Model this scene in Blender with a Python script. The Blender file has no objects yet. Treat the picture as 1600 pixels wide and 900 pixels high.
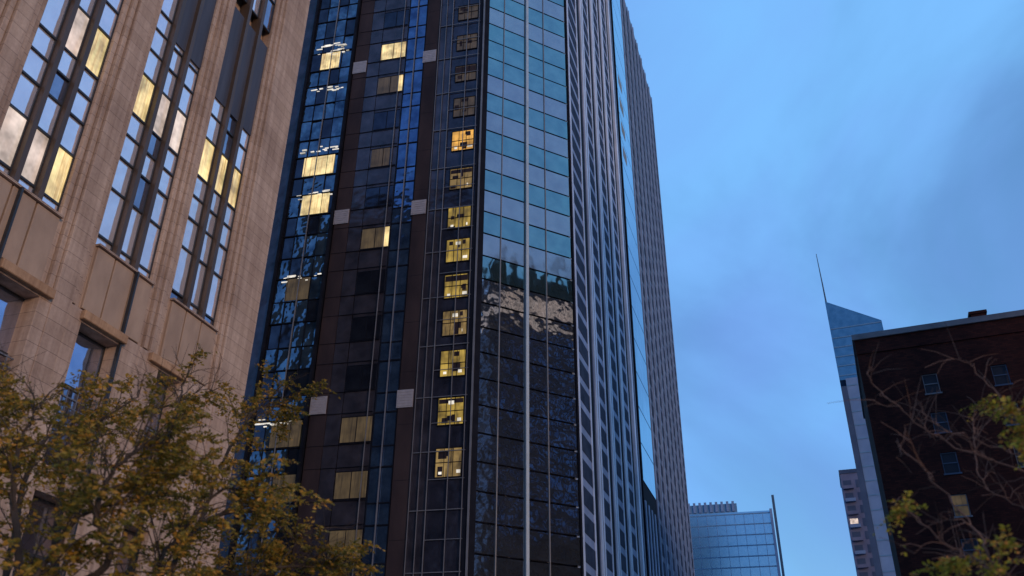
import bpy, bmesh, math, random
from mathutils import Vector, Matrix
A = math.radians
sc = bpy.context.scene
col = sc.collection

# ------------------------------------------------------------------ camera
FPX = 1380.0; PIT = math.atan(770/1380.0); ROLL = math.atan(22/2473.0)
fwd = Vector((0, math.cos(PIT), math.sin(PIT)))
r0 = Vector((1, 0, 0)); u0 = r0.cross(fwd)
RT = r0*math.cos(ROLL) + u0*math.sin(ROLL)
UP = -r0*math.sin(ROLL) + u0*math.cos(ROLL)
cd = bpy.data.cameras.new('camera'); cam = bpy.data.objects.new('camera', cd); col.objects.link(cam)
cd.sensor_width = 36; cd.lens = FPX/1600*36; cd.clip_end = 8000; cd.clip_start = 0.05
m = Matrix((RT, UP, -fwd)).transposed().to_4x4(); m.translation = Vector((0, 0, 1.6))
cam.matrix_world = m
sc.camera = cam
cd.dof.use_dof = True; cd.dof.focus_distance = 75; cd.dof.aperture_fstop = 1.3

# ------------------------------------------------------------------ sky, sun, exposure
SUN_AZ, SUN_EL = 142.0, 9.0
w = bpy.data.worlds.new('World'); sc.world = w; w.use_nodes = True
nt = w.node_tree; N = nt.nodes; L = nt.links
bg = N['Background']
sky = N.new('ShaderNodeTexSky'); sky.sky_type = 'NISHITA'; sky.sun_disc = False
sky.sun_elevation = A(SUN_EL); sky.sun_rotation = A(SUN_AZ); sky.air_density = 1.0; sky.dust_density = 0.6; sky.ozone_density = 3.0
hs = N.new('ShaderNodeHueSaturation'); hs.inputs['Saturation'].default_value = 1.12; hs.inputs['Hue'].default_value = 0.508
L.new(sky.outputs[0], hs.inputs['Color'])
tc = N.new('ShaderNodeTexCoord'); mp = N.new('ShaderNodeMapping'); mp.inputs['Scale'].default_value = (1.2, 1.2, 1.56)
mp.inputs['Rotation'].default_value = (0.3, 0.5, 0.9); mp.inputs['Location'].default_value = (-1.875, 1.890, 4.971)
no = N.new('ShaderNodeTexNoise'); no.inputs['Scale'].default_value = 1.5; no.inputs['Detail'].default_value = 6; no.inputs['Roughness'].default_value = 0.5
no.inputs['Distortion'].default_value = 0.5
L.new(tc.outputs['Generated'], mp.inputs['Vector']); L.new(mp.outputs[0], no.inputs['Vector'])
cr = N.new('ShaderNodeValToRGB'); cr.color_ramp.elements[0].position = 0.40; cr.color_ramp.elements[1].position = 0.60; cr.color_ramp.elements[0].color = (0.40, 0.40, 0.40, 1)
cr.color_ramp.interpolation = 'EASE'
L.new(no.outputs[0], cr.inputs[0])
mx = N.new('ShaderNodeMix'); mx.data_type = 'RGBA'
SKY_CLOUD = (1.08, 2.72, 5.2, 1)
SKY_MUL = 1.0
mx.inputs[7].default_value = SKY_CLOUD
ml = N.new('ShaderNodeMath'); ml.operation = 'MULTIPLY'; ml.inputs[1].default_value = 0.95
L.new(cr.outputs[0], ml.inputs[0]); L.new(ml.outputs[0], mx.inputs[0]); L.new(hs.outputs[0], mx.inputs[6])
no2 = N.new('ShaderNodeTexNoise'); no2.inputs['Scale'].default_value = 2.6; no2.inputs['Detail'].default_value = 5.0; no2.inputs['Distortion'].default_value = 0.8
mp2 = N.new('ShaderNodeMapping'); mp2.inputs['Location'].default_value = (-5.753, 3.102, 6.672)
L.new(tc.outputs['Generated'], mp2.inputs['Vector']); L.new(mp2.outputs[0], no2.inputs['Vector'])
mx2 = N.new('ShaderNodeMix'); mx2.data_type = 'RGBA'; mx2.inputs[7].default_value = (0.92, 1.75, 4.3, 1)
cr2 = N.new('ShaderNodeValToRGB'); cr2.color_ramp.elements[0].position = 0.4; cr2.color_ramp.elements[1].position = 0.65
L.new(no2.outputs[0], cr2.inputs[0])
ml2 = N.new('ShaderNodeMath'); ml2.operation = 'MULTIPLY'; ml2.inputs[1].default_value = 0.55
L.new(cr2.outputs[0], ml2.inputs[0]); L.new(ml2.outputs[0], mx2.inputs[0]); L.new(mx.outputs[2], mx2.inputs[6])
L.new(mx2.outputs[2], bg.inputs['Color']); bg.inputs['Strength'].default_value = 0.15

sl = bpy.data.lights.new('sun', 'SUN'); sl.energy = 0.95; sl.color = (1.0, 0.66, 0.42); sl.angle = A(14)
sun = bpy.data.objects.new('sun', sl); col.objects.link(sun)
sdir = Vector((math.sin(A(SUN_AZ))*math.cos(A(SUN_EL)), math.cos(A(SUN_AZ))*math.cos(A(SUN_EL)), math.sin(A(SUN_EL))))
sun.rotation_euler = (-sdir).to_track_quat('-Z', 'Y').to_euler(); sun.location = (60, -60, 60)

sc.view_settings.view_transform = 'Standard'; sc.view_settings.look = 'None'
sc.view_settings.gamma = 1; sc.view_settings.use_curve_mapping = False
sc.view_settings.exposure = 0.42

# ------------------------------------------------------------------ materials
def newmat(name):
    mt = bpy.data.materials.new(name); mt.use_nodes = True
    return mt, mt.node_tree, mt.node_tree.nodes['Principled BSDF']

def coords(t, scale=(1, 1, 1), rot=(0, 0, 0)):
    c = t.nodes.new('ShaderNodeTexCoord'); mpn = t.nodes.new('ShaderNodeMapping')
    mpn.inputs['Scale'].default_value = scale; mpn.inputs['Rotation'].default_value = rot
    t.links.new(c.outputs['Object'], mpn.inputs['Vector'])
    return mpn.outputs[0]

def noise(t, vec, scale, detail=4, rough=0.55):
    n = t.nodes.new('ShaderNodeTexNoise'); n.inputs['Scale'].default_value = scale
    n.inputs['Detail'].default_value = detail; n.inputs['Roughness'].default_value = rough
    if vec: t.links.new(vec, n.inputs['Vector'])
    return n.outputs[0]

def ramp(t, fac, stops):
    r = t.nodes.new('ShaderNodeValToRGB'); e = r.color_ramp.elements
    e[0].position, e[0].color = stops[0][0], (*stops[0][1], 1)
    e[1].position, e[1].color = stops[-1][0], (*stops[-1][1], 1)
    for p, c in stops[1:-1]:
        x = e.new(p); x.color = (*c, 1)
    t.links.new(fac, r.inputs[0])
    return r.outputs[0]

def bump(t, fac, bs, strength=0.2, dist=0.05):
    b = t.nodes.new('ShaderNodeBump'); b.inputs['Strength'].default_value = strength; b.inputs['Distance'].default_value = dist
    t.links.new(fac, b.inputs['Height']); t.links.new(b.outputs[0], bs.inputs['Normal'])

def mix(t, a, b, fac, mode='MIX'):
    x = t.nodes.new('ShaderNodeMix'); x.data_type = 'RGBA'; x.blend_type = mode
    for sock, v in ((x.inputs[6], a), (x.inputs[7], b), (x.inputs[0], fac)):
        if hasattr(v, 'default_value'): t.links.new(v, sock)
        elif isinstance(v, tuple): sock.default_value = (*v, 1)
        else: sock.default_value = v
    return x.outputs[2]

def rough_mat(name, c1, c2, scale=1.0, rough=0.8, vs=(1, 1, 1), bstr=0.15, spec=0.3):
    mt, t, bs = newmat(name)
    v = coords(t, vs)
    c = ramp(t, noise(t, v, scale, 6, 0.6), [(0.3, c1), (0.7, c2)])
    t.links.new(c, bs.inputs['Base Color']); bs.inputs['Roughness'].default_value = rough
    bs.inputs['Specular IOR Level'].default_value = spec
    bump(t, noise(t, v, scale*6, 4), bs, bstr, 0.02)
    return mt

def stone_mat(name, c1, c2, bw, bh, mortar):
    """ashlar stone: coursed blocks that differ a little, stains running down"""
    mt, t, bs = newmat(name)
    v = coords(t, (1, 1, 1), (A(90), 0, 0))
    br = t.nodes.new('ShaderNodeTexBrick'); t.links.new(v, br.inputs['Vector'])
    br.inputs['Scale'].default_value = 1; br.inputs['Brick Width'].default_value = bw; br.inputs['Row Height'].default_value = bh
    br.inputs['Mortar Size'].default_value = 0.014; br.inputs['Mortar Smooth'].default_value = 0.3
    br.inputs['Color1'].default_value = (*c1, 1); br.inputs['Color2'].default_value = (*c2, 1); br.inputs['Mortar'].default_value = (*mortar, 1)
    v2 = coords(t)
    st = ramp(t, noise(t, v2, 0.35, 5, 0.6), [(0.3, (0.74, 0.7, 0.7)), (0.7, (1.12, 1.1, 1.08))])
    c = mix(t, br.outputs[0], st, 1.0, 'MULTIPLY')
    v3 = coords(t, (2.2, 2.2, 0.12))
    st2 = ramp(t, noise(t, v3, 1.0, 5, 0.65), [(0.35, (0.62, 0.57, 0.54)), (0.6, (1, 1, 1))])
    c = mix(t, c, st2, 0.8, 'MULTIPLY')
    fine = ramp(t, noise(t, v2, 6, 6, 0.7), [(0.3, (0.85, 0.84, 0.84)), (0.7, (1.1, 1.1, 1.1))])
    c = mix(t, c, fine, 1.0, 'MULTIPLY')
    t.links.new(c, bs.inputs['Base Color']); bs.inputs['Roughness'].default_value = 0.85
    bs.inputs['Specular IOR Level'].default_value = 0.25
    bump(t, noise(t, v2, 14, 5), bs, 0.25, 0.02)
    return mt

def glass_mat(name, tint, metallic=0.9, rough=0.06, wav=0.06, wscale=0.5, tint2=None, pane=None):
    """coated facade glass: tinted mirror, slightly wavy, each pane set at its own angle"""
    mt, t, bs = newmat(name)
    v = coords(t)
    if tint2:
        c = ramp(t, noise(t, v, 0.8, 3), [(0.3, tint), (0.7, tint2)])
        t.links.new(c, bs.inputs['Base Color'])
    else: bs.inputs['Base Color'].default_value = (*tint, 1)
    bs.inputs['Metallic'].default_value = metallic; bs.inputs['Roughness'].default_value = rough
    bump(t, noise(t, v, wscale, 2), bs, wav, 1.0)
    return mt

def lit_mat(name, c1, c2, strength, s=7.0):
    """a lit room behind glass: folds of curtain, uneven light"""
    mt, t, bs = newmat(name)
    v = coords(t, (s, s, 0.35))
    n1 = noise(t, v, 1.0, 3, 0.7)
    c = ramp(t, n1, [(0.3, c1), (0.5, c2), (0.75, tuple(min(1, x*1.25) for x in c2))])
    v2 = coords(t, (1, 1, 1))
    c2_ = ramp(t, noise(t, v2, 0.9, 3), [(0.3, (0.35, 0.33, 0.3)), (0.65, (1.1, 1.05, 1.0))])
    c = mix(t, c, c2_, 1.0, 'MULTIPLY')
    t.links.new(c, bs.inputs['Emission Color']); bs.inputs['Emission Strength'].default_value = strength
    bs.inputs['Base Color'].default_value = (0.1, 0.08, 0.05, 1); bs.inputs['Roughness'].default_value = 0.15
    return mt

M = {}
M['lime'] = stone_mat('limestone', (0.51, 0.37, 0.28), (0.455, 0.325, 0.24), 60.0, 0.62, (0.24, 0.17, 0.13))
M['lime_trim_lit'] = stone_mat('limestone_trim_lit', (0.50, 0.31, 0.18), (0.45, 0.27, 0.15), 60.0, 1.24, (0.18, 0.12, 0.09))  # warm light on the lintels put into the stone colour
M['lime_panel'] = rough_mat('limestone_panel', (0.30, 0.20, 0.14), (0.42, 0.285, 0.20), 1.2, vs=(1, 1, 0.4))
M['bronze'] = rough_mat('dark_bronze', (0.018, 0.018, 0.02), (0.035, 0.033, 0.036), 2, 0.45, spec=0.5)
M['bronze_fin'] = rough_mat('weathered_bronze', (0.05, 0.032, 0.022), (0.085, 0.052, 0.034), 1.3, 0.5, vs=(1, 1, 0.3), spec=0.5)
M['slate'] = rough_mat('dark_metal_panel', (0.045, 0.045, 0.06), (0.07, 0.07, 0.09), 1.0, 0.6, vs=(3, 3, 0.2))
M['pane'] = glass_mat('window_glass', (0.86, 0.76, 0.76), 0.72, 0.06, 0.05, 0.5, (1.0, 0.88, 0.86))
M['pane_mid'] = glass_mat('deep_window_glass', (0.32, 0.36, 0.5), 0.9, 0.06, 0.05, 0.5, (0.5, 0.52, 0.66))
M['pane_dark'] = glass_mat('dark_window_glass', (0.25, 0.24, 0.3), 0.9, 0.08, 0.05, 0.5, (0.4, 0.38, 0.45))
M['lit_warm'] = lit_mat('lit_room_warm', (0.55, 0.33, 0.10), (0.95, 0.74, 0.36), 0.85)
M['lit_pale'] = lit_mat('lit_room_and_crown_glow', (0.72, 0.55, 0.47), (0.85, 0.70, 0.64), 0.7, 1.5)
M['lit_curtain'] = lit_mat('lit_curtain', (0.05, 0.038, 0.024), (0.26, 0.185, 0.09), 0.2)
M['lit_dim'] = lit_mat('dim_curtain', (0.04, 0.03, 0.025), (0.14, 0.10, 0.07), 0.25)
M['lit_green'] = lit_mat('lit_stair_lobby', (0.015, 0.012, 0.006), (0.46, 0.32, 0.06), 0.65, 3.1)
M['lit_tan'] = lit_mat('lit_stair_tan', (0.05, 0.035, 0.015), (0.5, 0.34, 0.12), 0.42, 2.3)
M['lit_orange'] = lit_mat('lit_lobby_orange', (0.3, 0.15, 0.02), (0.8, 0.42, 0.08), 0.8, 3.0)
M['lamp_white'] = lit_mat('ceiling_lamp', (0.9, 0.85, 0.75), (0.95, 0.93, 0.86), 0.75, 6)
for k_ in ('lit_curtain', 'lit_dim', 'lit_green', 'lit_tan', 'lit_orange'):
    bs_ = M[k_].node_tree.nodes['Principled BSDF']; bs_.inputs['Roughness'].default_value = 0.4; bs_.inputs['Specular IOR Level'].default_value = 0.2; bs_.inputs['Base Color'].default_value = (0.05, 0.04, 0.03, 1)
M['tower_dark'] = glass_mat('dark_reflective_panel', (0.016, 0.017, 0.03), 0.5, 0.2, 0.12, 0.6, (0.045, 0.045, 0.07))
M['tower_brown'] = rough_mat('brown_granite', (0.022, 0.017, 0.021), (0.046, 0.032, 0.034), 0.6, 0.4, vs=(1, 1, 0.35), spec=0.5)
M['tower_grey'] = glass_mat('grey_reflective_panel', (0.03, 0.028, 0.04), 0.55, 0.22, 0.12, 0.6, (0.075, 0.065, 0.085))
M['black'] = rough_mat('black_joint', (0.006, 0.007, 0.012), (0.012, 0.013, 0.02), 1, 0.5)
M['vent'] = rough_mat('vent_panel', (0.22, 0.2, 0.22), (0.3, 0.275, 0.3), 3, 0.6)
M['mullion'] = rough_mat('aluminium_mullion', (0.10, 0.10, 0.115), (0.15, 0.145, 0.16), 1, 0.4, spec=0.5)
M['mullion_light'] = rough_mat('light_aluminium', (0.26, 0.32, 0.38), (0.34, 0.4, 0.46), 1, 0.4, spec=0.5)
M['glass_blue'] = glass_mat('blue_strip_glass', (0.05, 0.085, 0.17), 0.9, 0.1, 0.16, 0.6, (0.13, 0.21, 0.36))
M['glass_bay'] = glass_mat('bay_glass', (0.035, 0.06, 0.10), 0.9, 0.08, 0.2, 0.7, (0.15, 0.21, 0.28))
M['glass_dark'] = glass_mat('dark_glass', (0.022, 0.024, 0.04), 0.85, 0.1, 0.08, 0.4, (0.05, 0.055, 0.08))
M['crown_wall'] = rough_mat('dark_blue_stone', (0.012, 0.020, 0.036), (0.026, 0.038, 0.062), 0.6, 0.8)  # dark blue-grey stone, slightly mottled
M['glass_teal'] = glass_mat('teal_glass', (0.20, 0.32, 0.32), 0.95, 0.03, 0.035, 0.3, (0.28, 0.41, 0.38))
M['glass_reflection_tone'] = glass_mat('reflection_toned_glass', (0.26, 0.28, 0.31), 0.95, 0.05, 0.045, 0.6, (0.4, 0.4, 0.42))  # neutral tint toned for the mirrored building's reflection
M['glass_lav'] = glass_mat('spandrel_glass', (0.34, 0.34, 0.35), 0.9, 0.07, 0.035, 0.3, (0.42, 0.41, 0.40))
M['fin_light'] = rough_mat('pale_pier_metal', (0.38, 0.43, 0.56), (0.66, 0.70, 0.84), 1.0, 0.4, vs=(1, 1, 0.35), spec=0.3)
M['sp_light'] = rough_mat('dark_spandrel', (0.03, 0.04, 0.08), (0.07, 0.085, 0.15), 0.4, 0.5, spec=0.5)
M['strip_glass'] = glass_mat('recess_strip_glass', (0.16, 0.42, 0.60), 0.92, 0.05, 0.03, 0.3, (0.22, 0.5, 0.66))
M['fin_mid'] = rough_mat('darker_pier_metal', (0.13, 0.18, 0.29), (0.28, 0.34, 0.50), 0.8, 0.45, spec=0.3)
M['sp_mid'] = rough_mat('mid_spandrel', (0.12, 0.145, 0.25), (0.26, 0.30, 0.44), 0.4, 0.5, spec=0.3)
M['tower_glass'] = glass_mat('pier_window_glass', (0.015, 0.02, 0.04), 0.2, 0.35, 0.05, 0.4, (0.035, 0.045, 0.08))
M['asphalt'] = rough_mat('asphalt', (0.04, 0.04, 0.042), (0.06, 0.06, 0.062), 3, 0.9)
M['concrete'] = rough_mat('concrete', (0.25, 0.245, 0.24), (0.33, 0.32, 0.31), 1.5, 0.9)
M['paint'] = rough_mat('road_paint', (0.7, 0.7, 0.68), (0.8, 0.8, 0.78), 5, 0.7)
M['ground'] = rough_mat('city_ground', (0.10, 0.10, 0.10), (0.16, 0.155, 0.15), 0.05, 0.9)
def brick_mat():
    mt, t, bs = newmat('dark_red_brick')
    v = coords(t, (1, 1, 1), (A(90), 0, 0))
    br = t.nodes.new('ShaderNodeTexBrick'); t.links.new(v, br.inputs['Vector'])
    br.inputs['Scale'].default_value = 1; br.inputs['Brick Width'].default_value = 0.45; br.inputs['Row Height'].default_value = 0.15
    br.inputs['Mortar Size'].default_value = 0.015
    br.inputs['Color1'].default_value = (0.060, 0.017, 0.014, 1); br.inputs['Color2'].default_value = (0.03, 0.010, 0.010, 1); br.inputs['Mortar'].default_value = (0.02, 0.013, 0.013, 1)
    st = ramp(t, noise(t, coords(t), 0.25, 5, 0.65), [(0.3, (0.45, 0.45, 0.55)), (0.7, (1.25, 1.15, 1.1))])
    t.links.new(mix(t, br.outputs[0], st, 1.0, 'MULTIPLY'), bs.inputs['Base Color']); bs.inputs['Roughness'].default_value = 0.9
    bs.inputs['Specular IOR Level'].default_value = 0.15
    return mt
M['brick'] = brick_mat()
M['coping'] = rough_mat('grey_coping', (0.11, 0.12, 0.15), (0.17, 0.18, 0.22), 1, 0.7)
M['grey_win'] = glass_mat('small_window_glass', (0.03, 0.035, 0.05), 0.5, 0.15, 0.03, 1)
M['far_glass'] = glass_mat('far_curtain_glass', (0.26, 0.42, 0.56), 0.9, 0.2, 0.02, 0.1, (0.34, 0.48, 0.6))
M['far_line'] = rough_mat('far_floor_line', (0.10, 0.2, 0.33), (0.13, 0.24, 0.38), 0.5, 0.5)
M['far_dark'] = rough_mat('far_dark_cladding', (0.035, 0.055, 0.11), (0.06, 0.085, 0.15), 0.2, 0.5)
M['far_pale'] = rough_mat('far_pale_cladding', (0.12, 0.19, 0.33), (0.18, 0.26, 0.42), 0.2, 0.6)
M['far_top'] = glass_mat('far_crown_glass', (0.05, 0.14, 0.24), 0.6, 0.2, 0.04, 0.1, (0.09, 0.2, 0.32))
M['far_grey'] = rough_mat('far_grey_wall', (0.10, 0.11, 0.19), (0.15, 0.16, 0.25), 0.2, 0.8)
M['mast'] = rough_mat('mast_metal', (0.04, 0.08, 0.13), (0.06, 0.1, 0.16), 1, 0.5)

for k_ in ('tower_glass', 'black', 'grey_win', 'tower_brown'):
    bs_ = M[k_].node_tree.nodes['Principled BSDF']; bs_.inputs['Specular IOR Level'].default_value = 0.03; bs_.inputs['Roughness'].default_value = 0.6; bs_.inputs['Metallic'].default_value = 0.0
def bark_mat(name, c1, c2): return rough_mat(name, c1, c2, 4, 0.9, vs=(1, 1, 0.3), bstr=0.5)
M['bark'] = bark_mat('dark_bark', (0.03, 0.02, 0.014), (0.07, 0.045, 0.03))
M['bark_red'] = bark_mat('reddish_bark', (0.07, 0.035, 0.026), (0.17, 0.09, 0.065))
def leaf_mat(name, stops, sc_=0.7):
    mt, t, bs = newmat(name)
    g = t.nodes.new('ShaderNodeNewGeometry')
    r1 = ramp(t, g.outputs['Random Per Island'], [(0.0, stops[0]), (0.5, stops[1]), (1.0, stops[2])])
    big = ramp(t, noise(t, coords(t), sc_, 3), [(0.38, (0.62, 0.66, 0.5)), (0.62, (1.15, 1.08, 1.0))])
    c = mix(t, r1, big, 1.0, 'MULTIPLY')
    t.links.new(c, bs.inputs['Base Color']); bs.inputs['Roughness'].default_value = 0.6; bs.inputs['Specular IOR Level'].default_value = 0.3
    tr = t.nodes.new('ShaderNodeBsdfTranslucent'); t.links.new(c, tr.inputs[0])
    ms = t.nodes.new('ShaderNodeMixShader'); ms.inputs[0].default_value = 0.35
    out = t.nodes['Material Output']
    t.links.new(bs.outputs[0], ms.inputs[1]); t.links.new(tr.outputs[0], ms.inputs[2]); t.links.new(ms.outputs[0], out.inputs[0])
    return mt
M['leaf'] = leaf_mat('locust_leaves', ((0.12, 0.10, 0.018), (0.36, 0.235, 0.03), (0.60, 0.28, 0.05)))
M['leaf_y'] = leaf_mat('sparse_yellow_leaves', ((0.20, 0.18, 0.02), (0.42, 0.36, 0.04), (0.5, 0.2, 0.05)))

# ------------------------------------------------------------------ builders
class MB:
    """collects boxes, prisms, tubes and quads in a facade frame; builds ONE mesh object"""
    def __init__(s, fr=None): s.v = []; s.f = []; s.fr = fr or (lambda a, b, c: (a, b, c)); s.mi = []
    def box(s, x0, x1, y0, y1, z0, z1, mi=0):
        b = len(s.v)
        for z in (z0, z1):
            for x, y in ((x0, y0), (x1, y0), (x1, y1), (x0, y1)): s.v.append(s.fr(x, y, z))
        for f in ((3, 2, 1, 0), (4, 5, 6, 7), (0, 1, 5, 4), (1, 2, 6, 5), (2, 3, 7, 6), (3, 0, 4, 7)):
            s.f.append(tuple(b+i for i in f)); s.mi.append(mi)
        return s
    def prism(s, pts, z0, z1, tops=None):
        b = len(s.v); n = len(pts)
        for x, y in pts: s.v.append(s.fr(x, y, z0))
        for i, (x, y) in enumerate(pts): s.v.append(s.fr(x, y, tops[i] if tops else z1))
        s.f.append(tuple(b+i for i in reversed(range(n)))); s.f.append(tuple(b+n+i for i in range(n))); s.mi += [0, 0]
        for i in range(n):
            j = (i+1) % n; s.f.append((b+i, b+j, b+n+j, b+n+i)); s.mi.append(0)
        return s
    def tube(s, pts, rad, n=6):
        b = len(s.v); P = [Vector(p) for p in pts]
        for i, p in enumerate(P):
            d = (P[min(i+1, len(P)-1)] - P[max(i-1, 0)]).normalized()
            a = d.orthogonal().normalized() if i == 0 else (a - d*a.dot(d)).normalized()
            c = d.cross(a)
            for k in range(n):
                t = 2*math.pi*k/n
                s.v.append(tuple(p + (a*math.cos(t) + c*math.sin(t))*rad[i]))
        for i in range(len(P)-1):
            for k in range(n):
                k2 = (k+1) % n
                s.f.append((b+i*n+k, b+i*n+k2, b+(i+1)*n+k2, b+(i+1)*n+k)); s.mi.append(0)
        s.f.append(tuple(b+k for k in reversed(range(n)))); s.f.append(tuple(b+(len(P)-1)*n+k for k in range(n))); s.mi += [0, 0]
        return s
    def build(s, name, mats, parent=None, recalc=True, bevel=0):
        me = bpy.data.meshes.new(name); me.from_pydata(s.v, [], s.f)
        for m_ in (mats if isinstance(mats, (list, tuple)) else [mats]): me.materials.append(m_)
        me.polygons.foreach_set('material_index', s.mi)
        if recalc:
            bm = bmesh.new(); bm.from_mesh(me); bmesh.ops.recalc_face_normals(bm, faces=bm.faces); bm.to_mesh(me); bm.free()
        me.update()
        o = bpy.data.objects.new(name, me); col.objects.link(o)
        if parent: o.parent = parent
        if bevel:
            bv = o.modifiers.new('bevel', 'BEVEL'); bv.width = bevel; bv.segments = 1; bv.limit_method = 'ANGLE'
        return o

def each(mb, name, mat, parent, per=1):
    """every box (8 vertices) of mb as an object of its own"""
    out = []
    nb = 8*per
    for i in range(0, len(mb.v), nb):
        q = MB(); q.v = mb.v[i:i+nb]; q.f = [tuple(k-i for k in f) for f in mb.f if i <= f[0] < i+nb]; q.mi = [0]*len(q.f)
        out.append(q.build(name, mat, parent))
    return out

def tag(o, label=None, cat=None, group=None, kind=None):
    for k, v in (('label', label), ('category', cat), ('group', group), ('kind', kind)):
        if v: o[k] = v
    return o
def empty(name, loc, rz=0):
    o = bpy.data.objects.new(name, None); col.objects.link(o); o.location = loc; o.rotation_euler = (0, 0, rz); o.empty_display_size = 1
    return o
def polar(az, r): return (r*math.sin(A(az)), r*math.cos(A(az)))

# ------------------------------------------------------------------ ground, street
tag(MB().box(-4000, 4000, -4000, 4000, -0.6, -0.02).build('ground', M['ground']), kind='structure')
def street_frame(a, ox=0, oy=0):
    sa, ca = math.sin(A(a)), math.cos(A(a))
    return lambda s, d, h: (ox + s*sa + d*ca, oy + s*ca - d*sa, h)
sf = street_frame(18)
tag(MB(sf).box(-140, 330, 1.5, 15.5, -0.3, 0.0).build('road', M['asphalt']), kind='structure')
tag(MB(sf).box(-140, 330, -20.0, 1.35, -0.3, 0.02).build('pavement', M['concrete']), kind='structure')
tag(MB(sf).box(-140, 330, 1.35, 1.5, -0.3, 0.14).build('kerb', M['coping']), kind='structure')
lm = MB(sf)
for i in range(40): lm.box(-130+i*9, -127+i*9, 8.4, 8.55, 0.004, 0.008)
tag(lm.build('road_markings', M['paint']), kind='structure')

# ------------------------------------------------------------------ left limestone building
K = 1.35
RL = 34*K
cx, cy = polar(-17.9, RL)
LB = empty('limestone_building', (cx, cy, 0), A(90-18))
tag(LB, 'tan limestone building with stepped piers and tall window bays, filling the left side', 'building')
lf = lambda s, d, h: (s*K, -d*K, (h-1.6)*K+1.6)     # s along the front, d outwards
HT = 46.0; H0 = 0.415
Z0 = 1.6-1.6/K
bays = [(-29.7, -26.95), (-25.5, -22.8), (-21.35, -18.65), (-17.2, -14.5), (-13.1, -10.35), (-8.75, -6.0), (-4.95, -2.2)]
# core volume behind the windows
MB(lf).box(-33, -0.02, -16, -0.72, Z0, HT-0.4).build('wall', M['lime'], LB)
edges = [-33.0] + [e for b in bays for e in b] + [0.0]
for i in range(0, len(edges), 2):
    a, b = edges[i], edges[i+1]
    pm = MB(lf)
    l, r = (a, b)
    st = 0.0 if i == 0 else 0.22
    en = 0.0 if i == len(edges)-2 else 0.22
    if i == len(edges)-2: pm.box(l+2*st, r, -0.71, 0.0, Z0, HT)
    else: pm.box(l+2*st, r-2*en, -0.71, 0.0, Z0, HT)
    if st:
        pm.box(l+st+0.002, l+2*st-0.03, -0.70, -0.09, 14.2, HT-0.3); pm.box(l, l+st-0.03, -0.69, -0.2, 14.2, HT-0.3)
        pm.box(l, l+2*st, -0.68, -0.02, Z0, 14.1)
    if en:
        pm.box(r-2*en+0.03, r-en-0.002, -0.70, -0.09, 14.2, HT-0.3); pm.box(r-en+0.03, r, -0.69, -0.2, 14.2, HT-0.3)
        pm.box(r-2*en, r, -0.68, -0.02, Z0, 14.1)
    pm.build('pier', M['lime'], LB, bevel=0.02)
MB(lf).box(-33.1, 0.12, -16.1, 0.15, HT, HT+1.0).build('cornice', M['lime'], LB)
# upper bays
unit = [16.5, 16.95, 18.8, 20.1, 21.1, 22.05]
rows = [[16.5, 16.95, 18.8, 20.1], [20.1, 21.1, 22.05]]
h = 22.05
while h < HT-3:
    rows += [[h, h+1.85, h+3.05], [h+3.05, h+4.1, h+5.0]]; h += 5.0
top_h = h
lit = {(4, 2, 1): 'lit_pale', (4, 2, 2): 'lit_warm', (4, 0, 0): 'lit_pale', (4, 0, 1): 'lit_pale', (4, 0, 2): 'lit_warm',
       (5, 2, 0): 'lit_warm', (5, 2, 1): 'lit_pale', (5, 2, 2): 'lit_pale', (6, 2, 0): 'lit_warm', (6, 2, 1): 'lit_warm', (6, 2, 2): 'lit_warm',
       (3, 3, 2): 'lit_warm', (2, 4, 1): 'lit_pale'}
litrow = {(4, 0): 1, (4, 2): 0, (5, 2): 0, (6, 2): 0, (3, 3): 0, (2, 4): 0}
G = 0.36
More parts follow.
